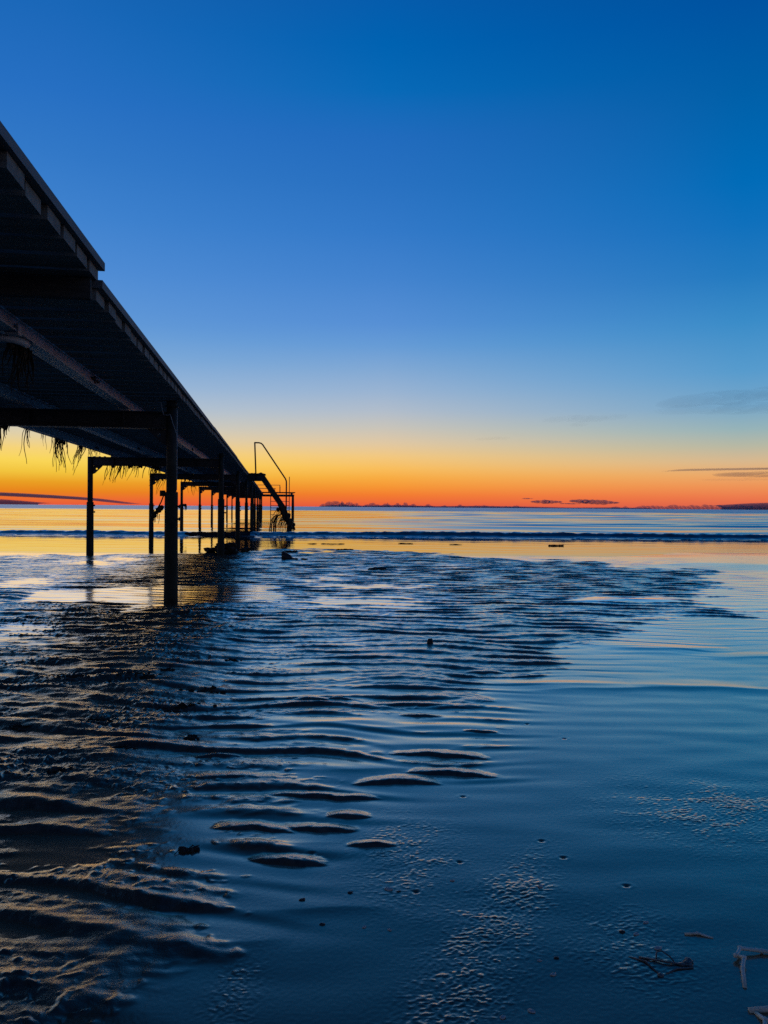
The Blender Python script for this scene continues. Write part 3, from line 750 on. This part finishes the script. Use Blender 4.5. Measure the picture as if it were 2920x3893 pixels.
# heap round the second right pile
mb = MB()
for i in range(36):
    x = random.gauss(-.05, .2); mb.blob((x, random.gauss(0, .2), .04 + max(0, .12 - .25 * abs(x)) * random.random()), (.09, .08, .06), 1, i, .7)
for i in range(20): mb.blob((-.05 + random.gauss(.12, .08), random.gauss(0, .1), .14 + .05 * random.random()), (.07, .06, .05), 1, i, .7)
o = mb.build('seaweed_heap', M['weed']); o.location = pw(VR + .06, ub(1) + .6, .0)
tag(o, 'dark heap of washed-up seaweed at the foot of the second right pile', 'seaweed')

# ------------------------------------------------------------------ stones, shells, sticks
def ground_z(x, y):
    zz = beach_z(np.array([[x]], dtype=np.float64), np.array([[y]], dtype=np.float64))[0]; return float(zz[0, 0])
def stone(x, y, r, seed, name, label, cat, group, mat='rock', amp=.45, sink=.25):
    mb = MB(); mb.blob((0, 0, 0), r, 3, seed, amp, 1.3)
    o = mb.build(name, M[mat], None, True); o.location = (x, y, ground_z(x, y) + r[2] * (1 - 2 * sink))
    return tag(o, label, cat, group)
mb = MB()
mb.prism([(-.10, -.05, -.04), (-.10, -.05, .10), (-.085, -.05, .135), (-.05, -.05, .13), (.03, -.05, .08), (.10, -.05, .03), (.12, -.05, -.04)], (0, .16, 0))
me = mb.build('boulder', M['rock'])
bm = bmesh.new(); bm.from_mesh(me.data); bmesh.ops.bevel(bm, geom=bm.edges[:], offset=.022, segments=3, affect='EDGES')
bmesh.ops.subdivide_edges(bm, edges=bm.edges[:], cuts=1)
for v in bm.verts: v.co += Vector((mnoise.noise(v.co * 14), mnoise.noise(v.co * 14 + Vector((5, 0, 0))), mnoise.noise(v.co * 14 + Vector((0, 7, 0))))) * .010
bm.to_mesh(me.data); bm.free(); me.data.polygons.foreach_set('use_smooth', [True] * len(me.data.polygons))
me.location = (-1.83, 14.5, ground_z(-1.83, 14.5) + .015)
tag(me, 'wedge-shaped dark boulder alone on the far rippled sand', 'rock')
mb = MB()
for i in range(12): mb.blob((random.uniform(-.16, .2), random.uniform(-.1, .1), .0), (.05, .04, .015), 1, i, .6)
o = mb.build('seaweed_scrap', M['weed']); o.location = (-1.62, 14.4, ground_z(-1.62, 14.4) + .008)
tag(o, 'flat dark seaweed scrap trailing right of the wedge-shaped boulder', 'seaweed')
stone(.34, 5.55, (.020, .018, .023), 3, 'stone', 'small pointed dark stone between ripples in the middle of the sandbar', 'stone', 'loose stones')
for (x, y, w_, lab) in [(-.83, 17.6, .22, 'dark seaweed scrap on the far edge of the sandbar by the bright swash'), (-2.0, 16.6, .14, 'small dark seaweed scrap on sand left of the boulder'), (-.1, 12.2, .12, 'thin dark seaweed line on far ripples right of the boulder')]:
    mb = MB()
    for i in range(12): mb.blob((random.uniform(-w_, w_), random.uniform(-.08, .08), 0), (.05, .04, .02), 1, i, .6)
    o = mb.build('seaweed_scrap', M['weed']); o.location = (x, y, ground_z(x, y) + .012); tag(o, lab, 'seaweed')
mb = MB(); mb.tube([(-.20, 0, .015), (-.05, .02, .02), (.06, 0, .015), (.20, .03, .02)], [.012, .018, .013, .018], 6)
for t in (-.17, -.03, .09, .19): mb.blob((t, 0, .025), (.03, .03, .018), 1, 1, .5)
o = mb.build('driftwood', M['weed']); o.location = (4.55, 20.3, .0); tag(o, 'short dark stick of driftwood floating in the bright swash at right', 'driftwood')
mb = MB()
for k, (x, y, l) in enumerate([(-1.6, 20.4, 1.0), (.6, 21.0, .3), (1.9, 20.6, .22)]):
    m2 = MB()
    for i in range(14): m2.blob((random.uniform(-l, l) * .5, random.uniform(-.1, .1), .01), (.09, .04, .008), 1, i, .5)
    o = m2.build('seaweed_scrap', M['weed']); o.location = (x, y, .006)
    tag(o, ['long thin streak of seaweed floating in the swash right of the pier', 'short dark seaweed flake in the middle of the swash', 'small dark seaweed flake in swash, right of the middle one'][k], 'seaweed')
# left-side bits of dark weed and stones
GL = 'weed scraps on the left sand'
random.seed(5)
for (x, y, w_) in [(-1.78, 4.38, .10), (-1.35, 4.40, .05), (-1.28, 4.57, .05), (-1.79, 5.52, .03), (-1.45, 4.42, .16), (-.95, 4.12, .10), (-1.62, 3.42, .05), (-1.3, 3.55, .08), (-.98, 3.75, .12), (-.82, 3.3, .04), (-.56, 2.22, .032), (-.95, 4.9, .06), (-1.05, 3.1, .05), (-1.2, 2.85, .04)]:
    m2 = MB()
    for i in range(int(10 + w_ * 120)):
        dx = random.gauss(0, w_ * .5); dy = random.gauss(0, w_ * .28)
        m2.blob((dx, dy, ground_z(x + dx, y + dy) + .002), (random.uniform(.006, .016), random.uniform(.005, .012), random.uniform(.003, .010)), 1, i, .7, 2.2)
    for i in range(int(4 + w_ * 40)):
        dx = random.gauss(0, w_ * .5); dy = random.gauss(0, w_ * .28); zz = ground_z(x + dx, y + dy) + .004
        a = random.uniform(0, 6.3); l = random.uniform(.015, .05)
        m2.tube([(dx, dy, zz), (dx + l * .5 * math.cos(a), dy + l * .5 * math.sin(a), zz + .006), (dx + l * math.cos(a + .5), dy + l * math.sin(a + .5), zz)], .0014, 4)
    o = m2.build('seaweed_scrap', M['weed']); o.location = (x, y, 0); tag(o, 'scrap of dark crumbled seaweed lying among the sand humps at left', 'seaweed', GL)
# shells and pebbles in the near water film
GP = 'pale pebbles in the near pool'
for i, (x, y, s) in enumerate([(-.14, 1.83, .006), (.64, 1.85, .006), (.63, 1.74, .008), (.57, 1.81, .006), (.6, 1.8, .006), (.35, 1.69, .004), (.39, 1.70, .005), (.42, 2.02, .007), (.02, 2.0, .009), (.045, 1.99, .005), (-.04, 1.82, .005), (.02, 1.81, .005), (-.2, 1.94, .007), (.37, 1.64, .006), (.19, 2.05, .005), (-.08, 1.98, .006), (.24, 1.5, .006), (.30, 1.52, .007)]):
    s *= .62; mb = MB(); mb.blob((0, 0, 0), (s * 1.9, s * 1.1, s * .7), 2, i + 20, .5, 1.8)
    o = mb.build('pebble', M['shell' if i % 3 else 'rock'], None, True); o.location = (x, y, ground_z(x, y) + s * .25); o.rotation_euler.z = random.uniform(-.6, .6)
    tag(o, 'tiny pebble or shell bit poking from the smooth wet sand near the viewer', 'pebble', GP)
# pale reeds at the lower right corner
def reed(pts, r, label):
    m2 = MB()
    x, y = pts[0][0], pts[0][1]; z0 = ground_z(x, y)
    m2.tube([(a - x, b - y, c2) for a, b, c2 in pts], [r] + [r * .95] * (len(pts) - 2) + [r * .7], 8)
    for k in range(1, len(pts) - 1): m2.blob((pts[k][0] - x, pts[k][1] - y, pts[k][2]), (r * 1.5, r * 1.5, r * 1.4), 1, k, .3)
    o = m2.build('reed_stalk', M['reed'], None, True); o.location = (x, y, z0 - r * .9); tag(o, label, 'reed', 'pale reeds at lower right'); return o
reed([(.762, 1.60, .004), (.785, 1.66, .010), (.80, 1.685, .018), (.79, 1.70, .014), (.81, 1.725, .016), (.86, 1.725, .01), (.93, 1.71, .008)], .0045, 'bent pale reed stalk with a hooked end at the right edge near bottom')
reed([(.735, 1.525, .006), (.79, 1.525, .012), (.85, 1.515, .010), (.95, 1.51, .008)], .006, 'thick straight pale reed stalk lying level, lowest at right edge')
reed([(.745, 1.52, .004), (.75, 1.49, .010), (.735, 1.465, .004), (.70, 1.44, .004)], .0045, 'short curved reed piece dropping below the straight reed at bottom right')
reed([(.715, 1.80, .004), (.745, 1.80, .006), (.775, 1.785, .003)], .003, 'thin pale sliver of reed lying alone above the reed pile at right')
m2 = MB()
x0, y0 = .60, 1.67
zq = ground_z(x0, y0)
m2.tube([(-.055, .045, .004), (-.02, .02, .008), (.0, -.035, .004)], [.002, .003, .002], 6)
m2.tube([(-.03, .04, .006), (.03, .015, .010), (.09, .005, .006)], [.0025, .003, .0035], 6)
m2.tube([(.015, -.03, .003), (.05, -.01, .007), (.095, -.004, .006)], .0025, 6)
for i in range(9): m2.blob((.085 + random.uniform(-.015, .015), .012 + random.uniform(-.02, .02), .006), (.009, .008, .006), 1, i, .6)
m2.blob((0, -.036, .005), (.009, .008, .007), 1, 3, .4)
m2.tube([(.012, .03, .004), (.02, .05, .016), (.035, .052, .018), (.05, .035, .012), (.055, .02, .006)], .0022, 6)
o = m2.build('seaweed_twig', M['twig'], None, True); o.location = (x0, y0, zq - .003); o.scale = (.85, .85, .7); tag(o, 'dark triangular tangle of seaweed twigs in the near film, lower right', 'seaweed')

# ------------------------------------------------------------------ clouds far out over the sea
def vol_mat(name, dens):
    m, nt = new_mat(name)
    v = nd(nt, 'ShaderNodeVolumePrincipled'); v.inputs['Density'].default_value = dens
    v.inputs['Color'].default_value = (.46, .46, .54, 1)
    o = nd(nt, 'ShaderNodeOutputMaterial'); nt.links.new(v.outputs[0], o.inputs['Volume']); return m
MC = vol_mat('cumulus_cloud', .013); MB1 = vol_mat('cloud_bank', .0050)
CD = 7000.0
def cw(px, e): return ((px - 1460) / 2920 * CD, e / 2920 * CD + 1)   # metres across and up at the cloud distance
GC = 'cumulus puffs on the horizon'
def cumulus(x0, x1, top, base=-6, seed=0, label=None, group=GC):
    X0, _ = cw(x0, 0); X1, Z1 = cw(x1, top); _, Zb = cw(0, base)
    W = X1 - X0; H = Z1 - Zb
    mb = MB(); rnd = random.Random(seed)
    n = max(3, int(W / max(H, 6) * 1.5))
    for i in range(n):
        t = (i + .5) / n; hh = H * (.62 + .38 * rnd.random()) * (1 - .35 * abs(2 * t - 1) ** 3)
        if i == n // 2: hh = H
        r = min(max(W / n * .95, 9), W * .5)
        mb.blob((X0 + W * t - (X0 + X1) / 2, rnd.uniform(-8, 8), 0), (r * 1.3, 62, hh / 1.0), 3, seed + i, .10, 1.5, 0)
    o = mb.build('cloud', MC, None, True); o.location = ((X0 + X1) / 2, CD, Zb)
    tag(o, label or 'small grey cumulus puff sitting on the orange horizon line', 'cloud', group); return o
def wedge(x0, x1, prof, label):
    """tapering cloud bank given by (px across, top, bottom) sections, rounded front to back"""
    mb = MB(); n = len(prof); ring = 12; vs = []; fs = []
    for (px, t, b) in prof:
        X, Zt = cw(px, t); _, Zb = cw(px, b)
        for k in range(ring):
            a = 2 * math.pi * k / ring
            vs.append((X, math.cos(a) * 250, (Zt + Zb) / 2 + math.sin(a) * (Zt - Zb) / 2))
    for i in range(n - 1):
        for k in range(ring): fs.append((i * ring + k, i * ring + (k + 1) % ring, (i + 1) * ring + (k + 1) % ring, (i + 1) * ring + k))
    fs.append(tuple(range(ring))); fs.append(tuple(range((n - 1) * ring, n * ring))[::-1])
    mb.add(vs, fs); o = mb.build('cloud', MB1, None, True); o.location = (0, CD, 0); tag(o, label, 'cloud')
for k, (a, b, h) in enumerate([(1225, 1306, 23), (1290, 1312, 22), (1316, 1340, 20), (1342, 1368, 15), (1390, 1440, 16), (1446, 1482, 14), (1466, 1480, 17), (1498, 1524, 17), (1530, 1548, 21), (1552, 1590, 14), (1596, 1646, 13), (1680, 1701, 10), (1731, 1766, 12), (1784, 1900, 11), (1920, 1926, 9), (1932, 1990, 10), (2316, 2362, 9), (2370, 2386, 12)]):
    cumulus(a, b, h, -4, k * 7 + 1)
wedge(0, 0, [(1190, -3, -5), (1260, 7, -4), (1380, 5, -4), (1500, 8, -4), (1660, 5, -4), (1790, 7, -4), (1990, 6, -4), (2160, 3, -4), (2330, 5, -4), (2440, 4, -5)], 'thin low haze-grey cloud strip lying along the middle of the horizon')
cumulus(2404, 2960, 19, -6, 91, 'long low grey cloud bank along the horizon at right', 'cloud banks')
def streak(x0, x1, e0, e1, th, depth, label, mat, seed=0, name='cloud', n=9):
    """a long flattened cloud: overlapping lens-shaped lumps along a slanting line"""
    X0, Z0 = cw(x0, e0); X1, Z1 = cw(x1, e1); T = th / 2920 * CD
    mb = MB(); rnd = random.Random(seed)
    for i in range(n):
        t = (i + .5) / n; k = (1 - (2 * t - 1) ** 2) ** .5
        mb.blob((X0 + (X1 - X0) * t - (X0 + X1) / 2, rnd.uniform(-60, 60), (Z1 - Z0) * (t - .5)), ((X1 - X0) / n * 1.15, depth, T * (.45 + .25 * rnd.random()) * max(k, .3)), 2, seed + i, .15)
    o = mb.build(name, mat, None, True); o.location = ((X0 + X1) / 2, CD, (Z0 + Z1) / 2)
    tag(o, label, 'cloud'); return o
wedge(0, 0, [(-500, 66, 40), (-200, 56, 34), (0, 46, 31), (80, 43, 28), (180, 38, 24), (280, 32, 20), (360, 26, 16), (420, 19, 10), (470, 12, 6), (520, 5, 3)], 'long grey cloud bank sloping down to the right behind the left piles')
wedge(0, 0, [(-500, 24, -4), (-100, 24, -4), (0, 20, -4), (60, 16, -4), (120, 11, -4), (190, 5, -4)], 'lowest grey cloud wedge on the horizon at the left picture edge')
wedge(0, 0, [(2700, 14, -4), (2780, 20, -4), (2850, 25, -4), (2930, 28, -4), (3300, 34, -4)], 'grey cloud wedge thickening toward the right picture edge on the horizon')
wedge(0, 0, [(2540, 147, 146.2), (2600, 150, 147.6), (2700, 152.6, 150), (2800, 154.8, 152.2), (2930, 158, 155.2), (3200, 164, 159)], 'thin dark cloud line crossing the right orange sky')
for k, (x0, x1, e0, e1, th, lab) in enumerate([
        (2022, 2131, 24, 24, 14, 'dark small cloud floating just above the horizon, the left one of two'),
        (2172, 2335, 28, 22, 18, 'dark ragged cloud floating just above the horizon, the right one of two'),
        (2130, 2195, 18, 17, 4, 'thin dark dash of cloud between two small floating clouds'),
        (1985, 2020, 36, 36, 4, 'tiny dark cloud fleck high left of the two floating clouds')]):
    streak(x0, x1, e0, e1, th, 75, lab, MC, k * 5 + 3)
MV1 = vol_mat('thin_cloud', .00034); MV2 = vol_mat('denser_cloud', .0012)
streak(2560, 3150, 404, 462, 36, 450, 'soft blue-grey cloud streak in the blue sky at upper right', MV1, 40, n=6)
streak(2560, 3100, 376, 392, 22, 400, 'faint lower cloud veil under the upper right blue-grey streak', MV1, 41, n=5)
streak(2090, 2350, 337, 347, 14, 260, 'faint thin cloud streak left of the upper right cloud', MV1, 42, n=5)
streak(2170, 2220, 316, 318, 10, 150, 'faintest small smudge of cloud under the thin streak', MV1, 43, n=3)
streak(2770, 3200, 132, 142, 24, 350, 'blurred purple-grey cloud at right edge under the thin dark cloud line', MV2, 44, n=5)
streak(2700, 3000, 112, 116, 8, 250, 'thin grey wisp below the blurred purple-grey cloud', MV1, 45, n=4)
streak(1820, 1920, 262, 264, 7, 150, 'very faint pale wisp above the middle of the sunset glow', MV1, 46, n=4)
